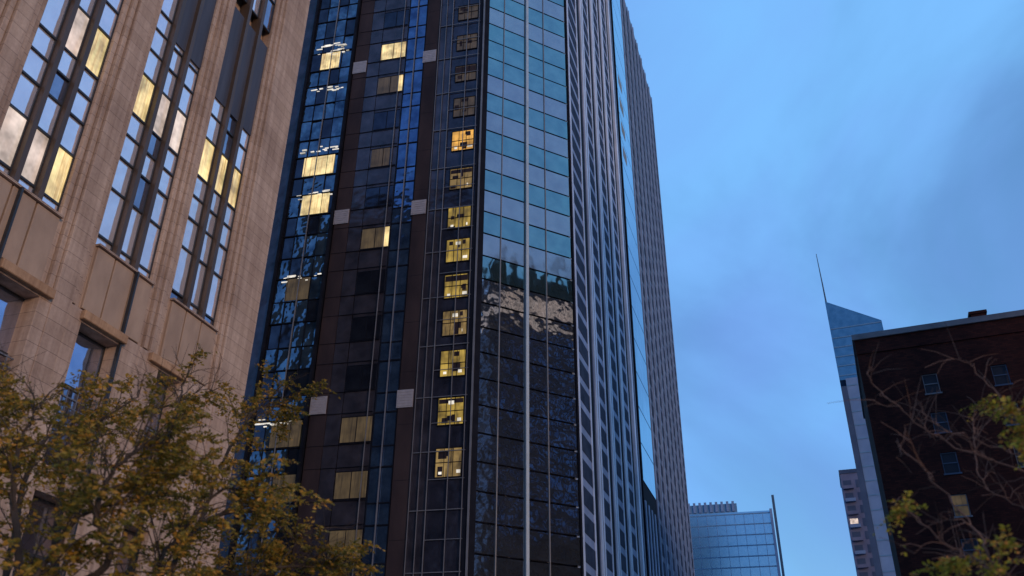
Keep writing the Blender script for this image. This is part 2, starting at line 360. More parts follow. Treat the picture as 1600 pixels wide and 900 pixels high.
for bi, (a, b) in enumerate(bays):
    cols = [(a, a+0.83), (a+1.01, a+1.75), (a+1.93, b)]
    fm = None
    for k in (0.83, 1.75):
        MB(lf).box(a+k, a+k+0.18, -0.6, -0.13, 16.52, HT-0.35).build('mullion_fin', M['bronze_fin'], LB)
    for ri, hs_ in enumerate(rows):
        lo, hi = hs_[0], hs_[-1]
        covered = []
        if bi == 6 and 26.1 < (lo+hi)/2 < 31.3: continue
        use = cols
        if bi == 5 and (lo+hi)/2 > 26.2: use = cols[:1]
        f = MB(lf); p = {}
        for ci, (c0, c1) in enumerate(use):
            f.box(c0, c0+0.05, -0.42, -0.33, lo+0.03, hi-0.003); f.box(c1-0.05, c1, -0.42, -0.33, lo+0.03, hi-0.003)
            for q, hh in enumerate(hs_[:-1]): f.box(c0+0.05, c1-0.05, -0.42, -0.31, hh, hh+0.07)
            for q in range(len(hs_)-1):
                mat = 'pane'
                if (bi, ri, ci) in lit and litrow.get((bi, ri)) == q: mat = lit[(bi, ri, ci)]
                elif (bi*7+ri*5+ci*3+q*11) % 6 == 0: mat = 'pane_dark'
                tl = 0.006*((bi*5+ri*3+ci*7+q*13) % 5 - 2)
                p.setdefault(mat, MB(lf)).box(c0+0.05, c1-0.05, -0.41, -0.375+tl, hs_[q]+0.071, hs_[q+1]-0.001)
        fo = f.build('window', M['bronze'], LB)
        for mk, mb in p.items(): each(mb, 'pane', M[mk], fo)
    # dark metal panels
    if bi == 5:
        MB(lf).box(cols[1][0], cols[2][1], -0.5, -0.3, 26.45, HT-0.4).build('metal_panel', M['slate'], LB)
        f = MB(lf)
        f.box(a+1.75, a+1.93, -0.12, -0.115, 26.5, 26.6)
    if bi == 6:
        MB(lf).box(a, b, -0.5, -0.3, 25.05+0.95, 31.15).build('metal_panel', M['slate'], LB)
    # stone panels below the bay
    sp = MB(lf)
    cuts = [a+0.02, a+0.86, a+1.78, b-0.02]
    for q in range(3): sp.box(cuts[q]+0.03, cuts[q+1]-0.03, -0.7, -0.10, 14.22, 16.42)
    sp.box(a+0.01, b-0.01, -0.705, -0.2, 14.15, 16.5)
    sp.build('spandrel', M['lime_panel'], LB, bevel=0.02)
    MB(lf).box(a-0.0, b+0.0, -0.65, -0.02, 16.40+0.05, 16.52).build('sill', M['lime'], LB)
# lower storeys: deep square windows
low = [(-31.2+3.22*i, -31.2+3.22*i+1.72) for i in range(9)]
low = [(-27.9, -26.2), (-24.7, -23.0), (-21.5, -19.8), (-18.3, -16.6), (-15.05, -13.35), (-11.85, -10.12), (-8.65, -6.92), (-5.45, -3.72)]
# stone field of the lower storeys, pierced by the windows
es = [-32.98] + [e for b in low for e in b] + [-2.25]
lowm = MB(lf)
for i in range(0, len(es), 2): lowm.box(es[i], es[i+1], -0.66, -0.035, Z0, 14.12)
for (a, b) in low:
    lowm.box(a, b, -0.66, -0.04, 13.75, 14.118); lowm.box(a, b, -0.66, -0.04, 8.55, 9.3); lowm.box(a, b, -0.66, -0.04, Z0, 4.6)
lowm.build('lower_wall', M['lime'], LB)
for (a, b) in low:
    MB(lf).box(a-0.12, b+0.12, -0.03, 0.16, 13.80, 14.1).build('lintel', M['lime_trim_lit'], LB, bevel=0.03)
    for (lo, hi, tr) in ((9.3, 13.74, 11.95), (4.6, 8.54, 7.0)):
        f = MB(lf)
        for x in (a, b-0.07): f.box(x, x+0.07, -0.66, -0.56, lo, hi)
        f.box(a+0.07, b-0.07, -0.66, -0.56, lo, lo+0.08); f.box(a+0.07, b-0.07, -0.66, -0.56, hi-0.07, hi)
        f.box(a+0.07, b-0.07, -0.66, -0.545, tr-0.05, tr+0.05); f.box((a+b)/2-0.03, (a+b)/2+0.03, -0.66, -0.55, lo+0.08, tr-0.05)
        fo = f.build('window', M['bronze'], LB)
        MB(lf).box(a+0.06, b-0.06, -0.65, -0.60, tr+0.04, hi-0.06).build('pane', M['pane_mid'] if lo > 9 else M['pane_dark'], fo)
        MB(lf).box(a+0.06, b-0.06, -0.65, -0.60, lo+0.07, tr-0.04).build('pane', M['pane_dark'], fo)
        g = MB(lf)
        for q in range(3): g.box(a+0.01, b-0.01, -0.30, -0.27, tr-0.75+0.28*q, tr-0.71+0.28*q)
        for q in range(5): x = a+0.05+(b-a-0.1)*q/4; g.box(x-0.015, x+0.015, -0.302, -0.272, tr-1.0, tr-0.12)
        g.build('railing', M['mullion'], LB)
for x in (-12.02, -6.93):
    MB(lf).box(x-0.035, x+0.035, -0.08, 0.05, 2.2, 16.45).build('drainpipe', M['bronze'], LB)

# ------------------------------------------------------------------ the tall dark glass tower
T0 = (-2.959, 63.93)
TW = empty('glass_tower', (T0[0], T0[1], 0))
tag(TW, 'tall dark glass tower with a teal chamfered corner and lit yellow windows, in the centre', 'tower')
def face(az, o, out):      # local to the tower's root; out = outward side (+1: az+90, -1: az-90)
    sa, ca = math.sin(A(az)), math.cos(A(az))
    return lambda s, d, h: (o[0]+s*sa+out*d*ca, o[1]+s*ca-out*d*sa, h)
TH = 122.0
fl_ = face(-77, (0, 0), -1)
CH = 9.65
fc = face(62, (0, 0), 1)
p1 = fc(CH, 0, 0)[:2]
fr = face(18, p1, 1)
WR = 72.0; WL = 26.0
pL = fl_(WL, 0, 0)[:2]; pR = fr(WR, 0, 0)[:2]
back = (pL[0]+WR*math.sin(A(18)), pL[1]+WR*math.cos(A(18)))
def off(fn, s, d): return fn(s, d, 0)[:2]
MB().prism([off(fl_, WL, -0.5), off(fl_, 0.35, -0.5), off(fc, CH-0.4, -0.5), off(fr, WR, -0.5), back], 0, TH).build('core', M['tower_dark'], TW)
MB().prism([off(fl_, WL, -0.6), off(fl_, 1.0, -1.2), off(fc, CH-1, -1.2), off(fr, WR-1, -1.2), (back[0], back[1]-1)], TH, TH+1.0).build('roof', M['tower_dark'], TW)
FH = 4.45
ftop = [17.8+FH*k for k in range(-3, 24)]          # head height of each storey's windows
vis = lambda h: 14 < h < 77
# --- left face: strips of cladding
for (a, b, mt_, d) in ((0.42, 3.3, 'tower_dark', -0.06), (3.34, 4.62, 'tower_grey', 0.0), (4.66, 6.06, 'tower_brown', 0.05), (8.1, 10.75, 'tower_grey', -0.03),
                      (10.8, 12.05, 'tower_grey', 0.0), (12.08, 13.5, 'tower_brown', 0.04), (18.55, 26, 'tower_dark', 0.0)):
    MB(fl_).box(a, b, -0.49, d, 0, TH-0.1).build('cladding_strip', M[mt_], TW)
MB(fl_).box(-0.02, 0.40, -0.45, 0.1, 0, TH+0.2).build('corner_post', M['black'], TW)
MB(fl_).box(-0.05, 0.10, 0.1, 0.2, 0, TH+0.2).build('corner_trim', M['mullion'], TW)
for x, w_ in ((1.72, .05), (3.3, .06), (3.95, .04), (0.55, .05), (8.55, .05), (16.1, .07), (4.62, .04), (7.1, .08)):
    MB(fl_).box(x-w_/2, x+w_/2, 0.055, 0.16, 0, TH-0.2).build('mullion', M['mullion'], TW)
for x in (13.75, 18.5):
    MB(fl_).box(x-0.12, x+0.12, -0.2, 0.3, 0, TH-0.2).build('recess_joint', M['black'], TW)
hm = MB(fl_)
for k, t_ in enumerate(ftop):
    hm.box(0.45, 4.6, 0.02, 0.10, t_+1.05, t_+1.11)
    hm.box(0.45, 3.28, 0.02, 0.09, t_-1.1, t_-1.05)
each(hm, 'floor_line', M['mullion'], TW)
hm = MB(fl_)
for k, t_ in enumerate(ftop):
    hm.box(8.15, 13.45, 0.01, 0.07, t_+0.3, t_+0.34); hm.box(8.15, 13.45, 0.01, 0.07, t_-2.3, t_-2.26)
    hm.box(4.7, 6.0, 0.05, 0.056, t_-1.0, t_-0.97)
each(hm, 'panel_joint', M['black'], TW)
rng = random.Random(5)
# stair stack windows
stack = [23.55, 27.65, 31.7, 35.3, 38.75, 42.25, 45.6, 49.8, 54.1, 58.1, 62.15, 66.2, 70.3]
for i, t_ in enumerate(stack):
    hh = 2.2 if t_ < 60 else 1.9
    f = MB(fl_); f.box(0.68, 2.8, -0.055, 0.03, t_-hh-0.08, t_-hh); f.box(0.68, 2.8, -0.055, 0.03, t_, t_+0.08)
    f.box(0.66, 0.73, -0.055, 0.035, t_-hh, t_); f.box(2.75, 2.82, -0.055, 0.035, t_-hh, t_); f.box(1.38, 1.42, -0.05, 0.035, t_-hh, t_)
    f.box(2.08, 2.12, -0.05, 0.035, t_-hh, t_); f.box(0.73, 2.75, -0.05, 0.03, t_-hh*0.5-0.03, t_-hh*0.5+0.03)
    fo = f.build('window', M['black'], TW)
    mk = 'lit_orange' if i == 8 else ('lit_dim' if i >= 9 else ('lit_tan' if i in (0, 3, 7) else 'lit_green'))
    MB(fl_).box(0.72, 2.76, -0.055, -0.01, t_-hh+0.001, t_-0.001).build('pane', M[mk], fo)
    dk = MB(fl_)
    for q in range(rng.choice((2, 3, 3, 4))):
        x = 0.8+rng.random()*1.5; z = t_-hh+rng.random()*hh*0.8
        dk.box(x, min(2.7, x+rng.uniform(0.15, 0.7)), -0.008, -0.004+q*0.002, z, min(t_-0.1, z+rng.uniform(0.15, 0.8)))
    if i % 3 == 1: dk.box(0.76, 2.72, -0.008, -0.001, t_-rng.uniform(0.4, 0.8), t_-0.09)
    each(dk, 'blind', M['tower_brown'], fo)
    if i < 9:
        lp = MB(fl_); lp.box(0.8+0.09*(i % 4), 1.1+0.09*(i % 3), -0.01, 0.02, t_-hh+0.25, t_-hh+0.5)
        if i % 2 == 0: lp.box(2.25, 2.5, -0.01, 0.02, t_-hh+0.2, t_-hh+0.4)
        if i in (1, 3, 5): lp.box(1.5, 1.95, -0.01, 0.015, t_-0.55, t_-0.25)
        each(lp, 'lamp', M['lamp_white'], fo)
# vents
for t_ in (10.4, 28.6, 46.8, 64.8, 82.8, 100.8):
    for (a, b) in ((4.85, 6.2), (12.15, 13.55)):
        v_ = MB(fl_); v_.box(a, b, 0.03, 0.13, t_-1.5, t_)
        for q in range(6): v_.box(a+0.08, b-0.08, 0.13, 0.15, t_-1.38+q*0.23, t_-1.26+q*0.23)
        v_.build('vent', M['vent'], TW)
# blue strip, curtain windows, bay windows
litr = {1: 'lit_curtain', 2: 'lit_curtain', 0: 'lit_curtain', 6: 'lit_curtain', 8: 'lit_dim', 10: 'lit_dim', 11: 'lit_warm'}
litl = {1: (14.05, 15.9), 2: (14.1, 16.7), 5: (15.1, 17.3), 7: (14.3, 17.0), 8: (14.3, 17.4), 9.0: None, 11: (15.2, 17.2)}
nrest = {'glass_blue': MB(fl_), 'glass_dark': MB(fl_), 'glass_bay': MB(fl_)}
for k, t_ in enumerate(ftop):
    kk = k-3
    if vis(t_):
        for (a, b, lo, hi, mk) in ((6.12, 8.05, t_-4.2, t_+0.1, 'glass_blue'),):
            f = MB(fl_); f.box(a, b, -0.48, 0.02, lo-0.12, lo); f.box(a, a+0.06, -0.48, 0.03, lo, hi); f.box(b-0.06, b, -0.48, 0.03, lo, hi)
            f.box(a+0.06, b-0.06, -0.4, 0.02, lo+1.55, lo+1.65)
            fo = f.build('window', M['black'], TW)
            tl = rng.uniform(-0.02, 0.02)
            MB(fl_).box(a+0.05, b-0.05, -0.47, -0.03+tl, lo+0.001, hi-0.001).build('pane', M[mk], fo)
        mk = litr.get(kk, 'glass_dark')
        f = MB(fl_); a, b = 8.15, 10.7
        f.box(a, b, -0.05, 0.03, t_-2.2, t_-2.12); f.box(a, b, -0.05, 0.03, t_-0.06, t_+0.02); f.box((a+b)/2-0.03, (a+b)/2+0.03, -0.05, 0.035, t_-2.12, t_-0.06)
        fo = f.build('window', M['black'], TW)
        if kk == 8: MB(fl_).box(8.8, 10.6, -0.029, 0.012, t_-2.1, t_-0.07).build('curtain', M[mk], fo)
        elif mk != 'glass_dark':
            MB(fl_).box(a+0.5, b, -0.029, 0.012, t_-2.1, t_-0.07).build('curtain', M[mk], fo)
            MB(fl_).box(a+0.0, a+0.47, -0.029, 0.014, t_-2.1, t_-0.07).build('pane', M["lit_warm"] if kk in (6, 10, 11) else M[mk], fo)
        else: MB(fl_).box(a, b, -0.029, 0.012, t_-2.1, t_-0.07).build('pane', M[mk], fo)
        # glazed bay at the left
        f = MB(fl_); a, b = 13.9, 18.35
        f.box(a, b, -0.48, 0.09, t_+0.05, t_+0.15); f.box(a, b, -0.48, 0.07, t_-2.3, t_-2.22)
        for x in (a, 15.0, 17.2, b-0.06): f.box(x, x+0.05, -0.4, 0.07, t_-4.25, t_)
        fo = f.build('window', M['black'], TW)
        for q, (x0, x1) in enumerate(((a+0.05, 15.0), (15.05, 16.1), (16.15, 17.2), (17.25, b-0.06))):
            for (l0, l1) in ((t_-4.29, t_-2.31), (t_-2.21, t_+0.04)):
                tl = rng.uniform(-0.05, 0.05)
                MB(fl_).box(x0, x1, -0.47, 0.0+tl, l0, l1).build('pane', M['glass_bay' if rng.random() < 0.7 else 'glass_dark'], fo)
        if litl.get(kk):
            c0, c1 = litl[kk]
            MB(fl_).box(c0, c1, 0.051, 0.064, t_-2.15, t_).build('curtain', M['lit_curtain' if kk not in (7, 8, 11) else 'lit_warm'], fo)
        if kk in (2, 5, 9, 10, 11, 12, 7):
            lp = MB(fl_)
            for q in range(11):
                x = 13.95+rng.random()*3.6; z = t_+(0.75 if kk != 10 else 0.3)+rng.uniform(-0.35, 0.3); ww = rng.uniform(0.2, 0.8)
                lp.box(x, x+ww, 0.0, 0.072+q*0.003, z-4.3 if kk in (9, 12) else z-0.75, (z-4.3 if kk in (9, 12) else z-0.75)+rng.uniform(0.05, 0.12))
            each(lp, 'lamp', M['lamp_white'], fo)
    else:
        nrest['glass_blue'].box(6.12, 8.05, -0.48, -0.03, t_-4.2, t_+0.1)
        nrest['glass_dark'].box(8.15, 10.7, -0.02, 0.012, t_-2.1, t_-0.07)
        nrest['glass_bay'].box(13.9, 18.35, -0.47, 0, t_-4.29, t_+0.04)
for k_, mb in nrest.items(): tag(mb.build('window', M[k_], TW), kind='stuff')
# --- chamfer
MB(fc).box(4.62, 4.88, -0.2, 0.22, 0, TH).build('mullion', M['mullion_light'], TW)
for x in (2.2, 6.75):
    MB(fc).box(x-0.04, x+0.04, -0.2, 0.05, 0, TH).build('mullion', M['mullion'], TW)
MB(fc).box(9.45, 9.75, -0.4, 0.12, 0, TH).build('corner_post', M['black'], TW)
MB(fc).box(0.0, 0.5, -0.4, 0.04, 0, TH).build('corner_post', M['black'], TW)
RP = 2.26
rows_c = [-0.1+45.15+RP*k for k in range(-19, 34)]
lavs = set()
seq = {9: 1, 7: 0}
restc = {'glass_teal': MB(fc), 'glass_lav': MB(fc), 'glass_reflection_tone': MB(fc)}
for k, hb in enumerate(rows_c):
    kk = k-19
    # left and right halves step by most of one row
    if hb+RP > TH: continue
    for (a, b) in ((0.52, 4.56), (4.94, 9.43)):
        lav = (kk % 2 == 0)
        if kk in (8,): lav = False
        if kk == 8: lav = False
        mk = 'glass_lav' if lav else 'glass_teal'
        if hb < 37: mk = 'glass_reflection_tone'  # lower rows carry the reflection's tone in their tint
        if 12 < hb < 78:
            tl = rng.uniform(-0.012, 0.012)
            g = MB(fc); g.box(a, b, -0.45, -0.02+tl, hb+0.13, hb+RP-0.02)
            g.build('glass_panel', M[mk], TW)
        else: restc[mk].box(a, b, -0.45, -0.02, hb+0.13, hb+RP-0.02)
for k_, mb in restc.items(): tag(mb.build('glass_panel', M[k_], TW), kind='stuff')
# --- right face: piers, pale spandrels, windows
groups = [(0.3, 4.6, 0), (6.6, 11.2, 1.7), (13.0, 17.6, 1.7), (19.3, 23.6, 1.5)]      # bay start, bay end, width of its pale pier
x = 39.4
while x < 69.5: groups.append((x, x+3.35, 0.95)); x += 4.15
restw = MB(fr)
for gi, (a, b, pw) in enumerate(groups):
    big = gi < 4; FM = M['fin_light' if big else 'fin_mid']
    MB(fr).box(a, b, -0.49, 0.0, 0, TH-0.2).build('cladding_strip', M['sp_light' if not big else 'sp_mid'], TW)
    if pw:
        MB(fr).box(a, a+pw*0.3, 0.002, 0.15, 0, TH+0.2).build('fin', FM, TW)
        MB(fr).box(a+pw*0.72, a+pw, 0.002, 0.07, 0, TH+0.2).build('fin', FM, TW)
        MB(fr).box(a+pw*0.305, a+pw*0.715, 0.002, 0.02, 0, TH).build('joint', M['black'], TW)
    for k, t_ in enumerate(ftop):
        if t_ > TH: continue
        wa, wb = a+max(pw, 0.15), b-0.3
        sh = 0.0 if (gi % 2 == 0 or not big) else 1.1
        for (lo, hi) in ((t_-1.5-sh, t_-sh), (t_-3.72-sh, t_-2.22-sh)):
            if gi == 0 and 14 < t_ < 95: MB(fr).box(wa, wb, -0.1, 0.03, lo, hi).build('window', M['tower_glass'], TW)
            else: restw.box(wa, wb, -0.1, 0.03, lo, hi)
    MB(fr).box(b-(0.29 if big else 0.2), b, -0.02, 0.10, 0, TH+0.1).build('fin', FM, TW)
    if big: MB(fr).box(b+0.01, b+1.6, -0.49, -0.02, 0, TH-0.3).build('joint', M['black'], TW)
    else: MB(fr).box(b+0.01, b+0.78, -0.49, 0.0, 0, TH-0.3).build('joint', M['black'], TW)
tag(restw.build('window', M['tower_glass'], TW), kind='stuff')
MB(fr).box(26.3, 27.2, -0.49, 0.1, 0, TH+0.1).build('fin', M['fin_light'], TW)
MB(fr).box(28.2, 28.9, -0.49, 0.0, 0, TH).build('fin', M['sp_light'], TW)
MB(fr).box(30.0, 38.8, -0.45, 0.02, 0, TH).build('strip_backing', M['black'], TW)
for q in range(4):
    MB(fr).box(30.3+2.1*q, 30.9+2.1*q, 0.021, 0.14, 0, 29.0).build('fin', M['fin_mid'], TW)
for i, t_ in enumerate(ftop):
    if t_ < 34 or t_ > TH: continue
    mk = 'strip_glass'
    MB(fr).box(30.2, 38.6, -0.4, 0.08, t_-4.35, t_-0.05).build('window', M[mk], TW)
    if 80 < t_ < 97: MB(fr).box(31.4, 34.0, 0.079, 0.10, t_-2.4, t_-0.7).build('lamp', M['lit_curtain'], TW)
MB(fr).box(-0.1, 0.22, -0.4, 0.15, 0, TH+0.3).build('fin', M['fin_light'], TW)

# ------------------------------------------------------------------ dark brick building on the right
bx, by = polar(23.3, 75)
BB = empty('brick_building', (bx, by, 0), A(90-112))
tag(BB, 'dark red brick building with a pale coping, behind the bare branches on the right', 'building')
bf = lambda s, d, h: (s, -d, h)
BH = 35.1; BWid = 46
wins = []
win_s = [4.6+5.15*i for i in range(8)]
win_h = [31.2-3.35*i for i in range(9)]
bw = MB(bf)
bw.box(0, BWid, -20, -0.25, 0, BH)
xs = [0]+[e for s_ in win_s for e in (s_, s_+1.15)]+[BWid]
for i in range(0, len(xs), 2): bw.box(xs[i], xs[i+1], -0.25, 0, 0, BH-0.002)
for s_ in win_s:
    last = 0
    for hh in sorted(win_h):
        bw.box(s_, s_+1.15, -0.25, 0, last, hh-1.7); last = hh
    bw.box(s_, s_+1.15, -0.25, 0, last, BH-0.002)
bw.build('wall', M['brick'], BB)
MB(bf).box(-0.15, BWid+0.15, -20.1, 0.18, BH, BH+0.5).build('coping', M['coping'], BB)
MB(bf).box(-0.05, BWid, 0.002, 0.1, BH-1.35, BH-1.2).build('string_course', M['brick'], BB)
for i, s_ in enumerate(win_s):
    for j, hh in enumerate(win_h):
        f = MB(bf)
        f.box(s_, s_+0.07, -0.24, -0.12, hh-1.7, hh); f.box(s_+1.08, s_+1.15, -0.24, -0.12, hh-1.7, hh)
        f.box(s_+0.07, s_+1.08, -0.24, -0.12, hh-0.08, hh); f.box(s_+0.07, s_+1.08, -0.24, -0.11, hh-0.9, hh-0.82); f.box(s_-0.08, s_+1.23, -0.2, 0.08, hh-1.82, hh-1.70)
        fo = f.build('window', M['far_dark' if (i+j) % 3 else 'coping'], BB)
        MB(bf).box(s_+0.07, s_+1.08, -0.23, -0.17, hh-1.7, hh-0.08).build('pane', M['lit_curtain'] if (i, j) in ((0, 3),) else M['grey_win'], fo)
ch = MB(bf); ch.box(9.6, 10.7, -2.5, -1.5, BH+0.5, BH+1.5); ch.box(9.45, 10.85, -2.6, -1.4, BH+1.5, BH+1.75)
ch.build('chimney', M['brick'], BB)
rl = MB(bf)
rl.box(7.0, 40, -2.0, -1.7, BH+0.5, BH+1.0)
rl.build('roof_kerb', M['coping'], BB)

# ------------------------------------------------------------------ blue wedge-topped tower behind it
wx, wy = polar(21.95, 210)
WT = empty('wedge_tower', (wx, wy, 0), A(90-112))
tag(WT, 'blue tower with a slanting top and thin antenna behind the brick building', 'tower')
wf = lambda s, d, h: (s, -d, h)
def topz(s): return 107.5-0.62*s
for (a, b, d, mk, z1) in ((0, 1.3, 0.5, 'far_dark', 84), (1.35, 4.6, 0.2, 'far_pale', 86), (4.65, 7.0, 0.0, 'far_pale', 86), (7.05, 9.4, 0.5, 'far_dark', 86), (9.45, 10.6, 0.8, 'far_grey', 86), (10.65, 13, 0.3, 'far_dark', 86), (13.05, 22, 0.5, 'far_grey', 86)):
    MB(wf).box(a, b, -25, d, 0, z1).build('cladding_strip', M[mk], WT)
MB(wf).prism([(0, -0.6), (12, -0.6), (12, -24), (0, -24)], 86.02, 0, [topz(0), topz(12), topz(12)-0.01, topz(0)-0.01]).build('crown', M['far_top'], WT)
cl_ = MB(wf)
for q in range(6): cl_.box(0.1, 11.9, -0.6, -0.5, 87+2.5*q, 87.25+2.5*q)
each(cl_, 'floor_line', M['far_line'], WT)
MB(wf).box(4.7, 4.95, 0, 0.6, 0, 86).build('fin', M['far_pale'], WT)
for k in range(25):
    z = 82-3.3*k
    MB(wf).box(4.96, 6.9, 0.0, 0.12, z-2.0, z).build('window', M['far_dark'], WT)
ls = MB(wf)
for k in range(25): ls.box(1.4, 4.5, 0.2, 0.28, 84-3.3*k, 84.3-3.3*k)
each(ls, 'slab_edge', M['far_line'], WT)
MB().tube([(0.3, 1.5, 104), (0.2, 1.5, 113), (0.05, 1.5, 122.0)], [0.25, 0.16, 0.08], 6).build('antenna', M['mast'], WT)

# lower residential block behind it, showing on its left
rx, ry = polar(20.95, 262)
RB = empty('apartment_block', (rx, ry, 0), A(90-110))
tag(RB, 'narrow grey apartment block with small balconies, low on the left of the wedge topped tower', 'building')
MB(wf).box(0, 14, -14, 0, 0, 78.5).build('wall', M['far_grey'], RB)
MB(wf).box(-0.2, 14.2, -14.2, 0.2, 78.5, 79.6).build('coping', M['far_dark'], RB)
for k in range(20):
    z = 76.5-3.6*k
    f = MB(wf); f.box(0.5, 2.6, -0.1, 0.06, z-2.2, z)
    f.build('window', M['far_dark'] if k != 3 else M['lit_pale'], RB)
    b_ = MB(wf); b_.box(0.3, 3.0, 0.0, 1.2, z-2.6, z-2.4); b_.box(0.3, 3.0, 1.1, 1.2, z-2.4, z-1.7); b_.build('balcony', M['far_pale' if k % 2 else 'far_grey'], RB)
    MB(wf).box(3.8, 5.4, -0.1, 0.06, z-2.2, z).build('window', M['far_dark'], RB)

# ------------------------------------------------------------------ far blue glass block
gx, gy = polar(10.2, 300)
GB = empty('office_block', (gx, gy, 0), A(90-104))
tag(GB, 'pale blue glass office block with a stepped roof, far down the street', 'building')
gf = lambda s, d, h: (s, -d, h)
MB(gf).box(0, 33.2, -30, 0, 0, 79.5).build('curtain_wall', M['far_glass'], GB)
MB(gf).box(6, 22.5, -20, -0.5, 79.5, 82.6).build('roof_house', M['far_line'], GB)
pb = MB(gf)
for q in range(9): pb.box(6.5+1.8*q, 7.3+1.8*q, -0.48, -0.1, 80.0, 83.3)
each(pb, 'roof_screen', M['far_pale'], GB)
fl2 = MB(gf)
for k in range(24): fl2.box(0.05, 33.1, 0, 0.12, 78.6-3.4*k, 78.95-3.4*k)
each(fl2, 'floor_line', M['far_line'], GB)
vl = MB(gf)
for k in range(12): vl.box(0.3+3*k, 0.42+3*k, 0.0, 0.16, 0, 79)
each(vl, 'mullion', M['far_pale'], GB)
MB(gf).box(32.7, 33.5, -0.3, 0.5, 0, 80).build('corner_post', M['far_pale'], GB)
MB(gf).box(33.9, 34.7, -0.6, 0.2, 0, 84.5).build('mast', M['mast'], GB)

# ------------------------------------------------------------------ crowned tower behind the viewer, seen mirrored in the tower's corner
ox, oy = 1.3+60*0.839, 66-60*0.545
CT = empty('crowned_tower', (ox, oy, 0), A(33))
tag(CT, 'old stone tower with floodlit crown as glowing panels and pinnacles, mirrored in the central tower', 'tower')
MB().box(-9.5, 9.5, -9.5, 9.5, 0, 60).build('wall', M['crown_wall'], CT)
MB().box(-7.5, 7.5, -7.5, 7.5, 60, 68).build('wall', M['crown_wall'], CT)
MB().box(-9.9, 9.9, -9.9, 9.9, 60, 61).build('cornice', M['crown_wall'], CT)
wm = MB()
for k in range(19):
    for i in range(-4, 5):
        for sgn in (1,):
            wm.box(i*2.0-0.5, i*2.0+0.5, 9.45, 9.6, 2.2+3.1*k, 3.9+3.1*k)
            wm.box(-9.6, -9.45, i*2.0-0.5, i*2.0+0.5, 2.2+3.1*k, 3.9+3.1*k)
            wm.box(i*2.0-0.5, i*2.0+0.5, -9.6, -9.45, 2.2+3.1*k, 3.9+3.1*k)
            wm.box(9.45, 9.6, i*2.0-0.5, i*2.0+0.5, 2.2+3.1*k, 3.9+3.1*k)
tag(wm.build('window', M['glass_blue'], CT), kind='stuff')
ar = MB()  # glowing panels added in place of floodlight on the crown stone
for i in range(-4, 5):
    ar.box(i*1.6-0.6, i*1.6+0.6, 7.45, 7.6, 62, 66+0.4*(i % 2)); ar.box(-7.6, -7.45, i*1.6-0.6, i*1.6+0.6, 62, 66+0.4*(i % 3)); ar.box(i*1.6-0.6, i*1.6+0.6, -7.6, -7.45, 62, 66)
each(ar, 'crown_glow_panel', M['lit_pale'], CT)
pn = MB()
for i in range(-3, 4):
    for j in (-7.2, 7.2):
        for (u, v_) in ((i*2.4, j), (j, i*2.4)):
            pn.prism([(u-0.5, v_-0.5), (u+0.5, v_-0.5), (u+0.5, v_+0.5), (u-0.5, v_+0.5)], 68, 71)
            pn.prism([(u-0.2, v_-0.2), (u+0.2, v_-0.2), (u+0.2, v_+0.2), (u-0.2, v_+0.2)], 71, 73.5+(i % 2))
each(pn, 'pinnacle', M['crown_wall'], CT, 2)
MB().prism([(-5, -5), (5, -5), (5, 5), (-5, 5)], 68, 71).build('roof', M['tower_dark'], CT)

# ------------------------------------------------------------------ trees
def at_px(x, y, dist):
    d = fwd*FPX + RT*(x-800) + UP*(450-y)
    d = d/math.hypot(d.x, d.y)
    return Vector((0, 0, 1.6)) + d*dist

def curve_pts(pts, n=6, jit=0.0, rg=None):
    """smooth polyline through pts (Catmull-Rom)"""
    P = [Vector(p) for p in pts]; out = []
    for i in range(len(P)-1):
        p0, p1_, p2, p3 = P[max(i-1, 0)], P[i], P[i+1], P[min(i+2, len(P)-1)]
        for k in range(n):
            t = k/n
            q = 0.5*((2*p1_) + (p2-p0)*t + (2*p0-5*p1_+4*p2-p3)*t*t + (3*p1_-p0-3*p2+p3)*t**3)
            if jit and rg: q = q + Vector((rg.gauss(0, jit), rg.gauss(0, jit), rg.gauss(0, jit)))
            out.append(q)
    out.append(P[-1]); return out

def leaf_spray(V, F, base, d, length, rg, lsz, n):
    """a drooping compound leaf: leaflets in pairs along a stalk"""
    d = d.normalized(); side = d.cross(Vector((0, 0, 1)))
    if side.length < 0.1: side = Vector((1, 0, 0))
    side.normalize()
    for i in range(n):
        t = (i+0.5)/n
        p = base + d*length*t + Vector((0, 0, -0.35*length*t*t))
        for s_ in (-1, 1):
            if rg.random() < 0.12: continue
            ax = (side*s_ + d*0.4 + Vector((rg.gauss(0, .3), rg.gauss(0, .3), rg.gauss(-0.2, .3)))).normalized()
            wd = ax.cross(Vector((rg.gauss(0, 1), rg.gauss(0, 1), rg.gauss(0, 1)))).normalized()
            l = lsz*rg.uniform(0.7, 1.3); ww = l*0.26
            b = len(V)
            V.extend([tuple(p), tuple(p+ax*l*0.5+wd*ww), tuple(p+ax*l), tuple(p+ax*l*0.5-wd*ww)])
            F.append((b, b+1, b+2, b+3))

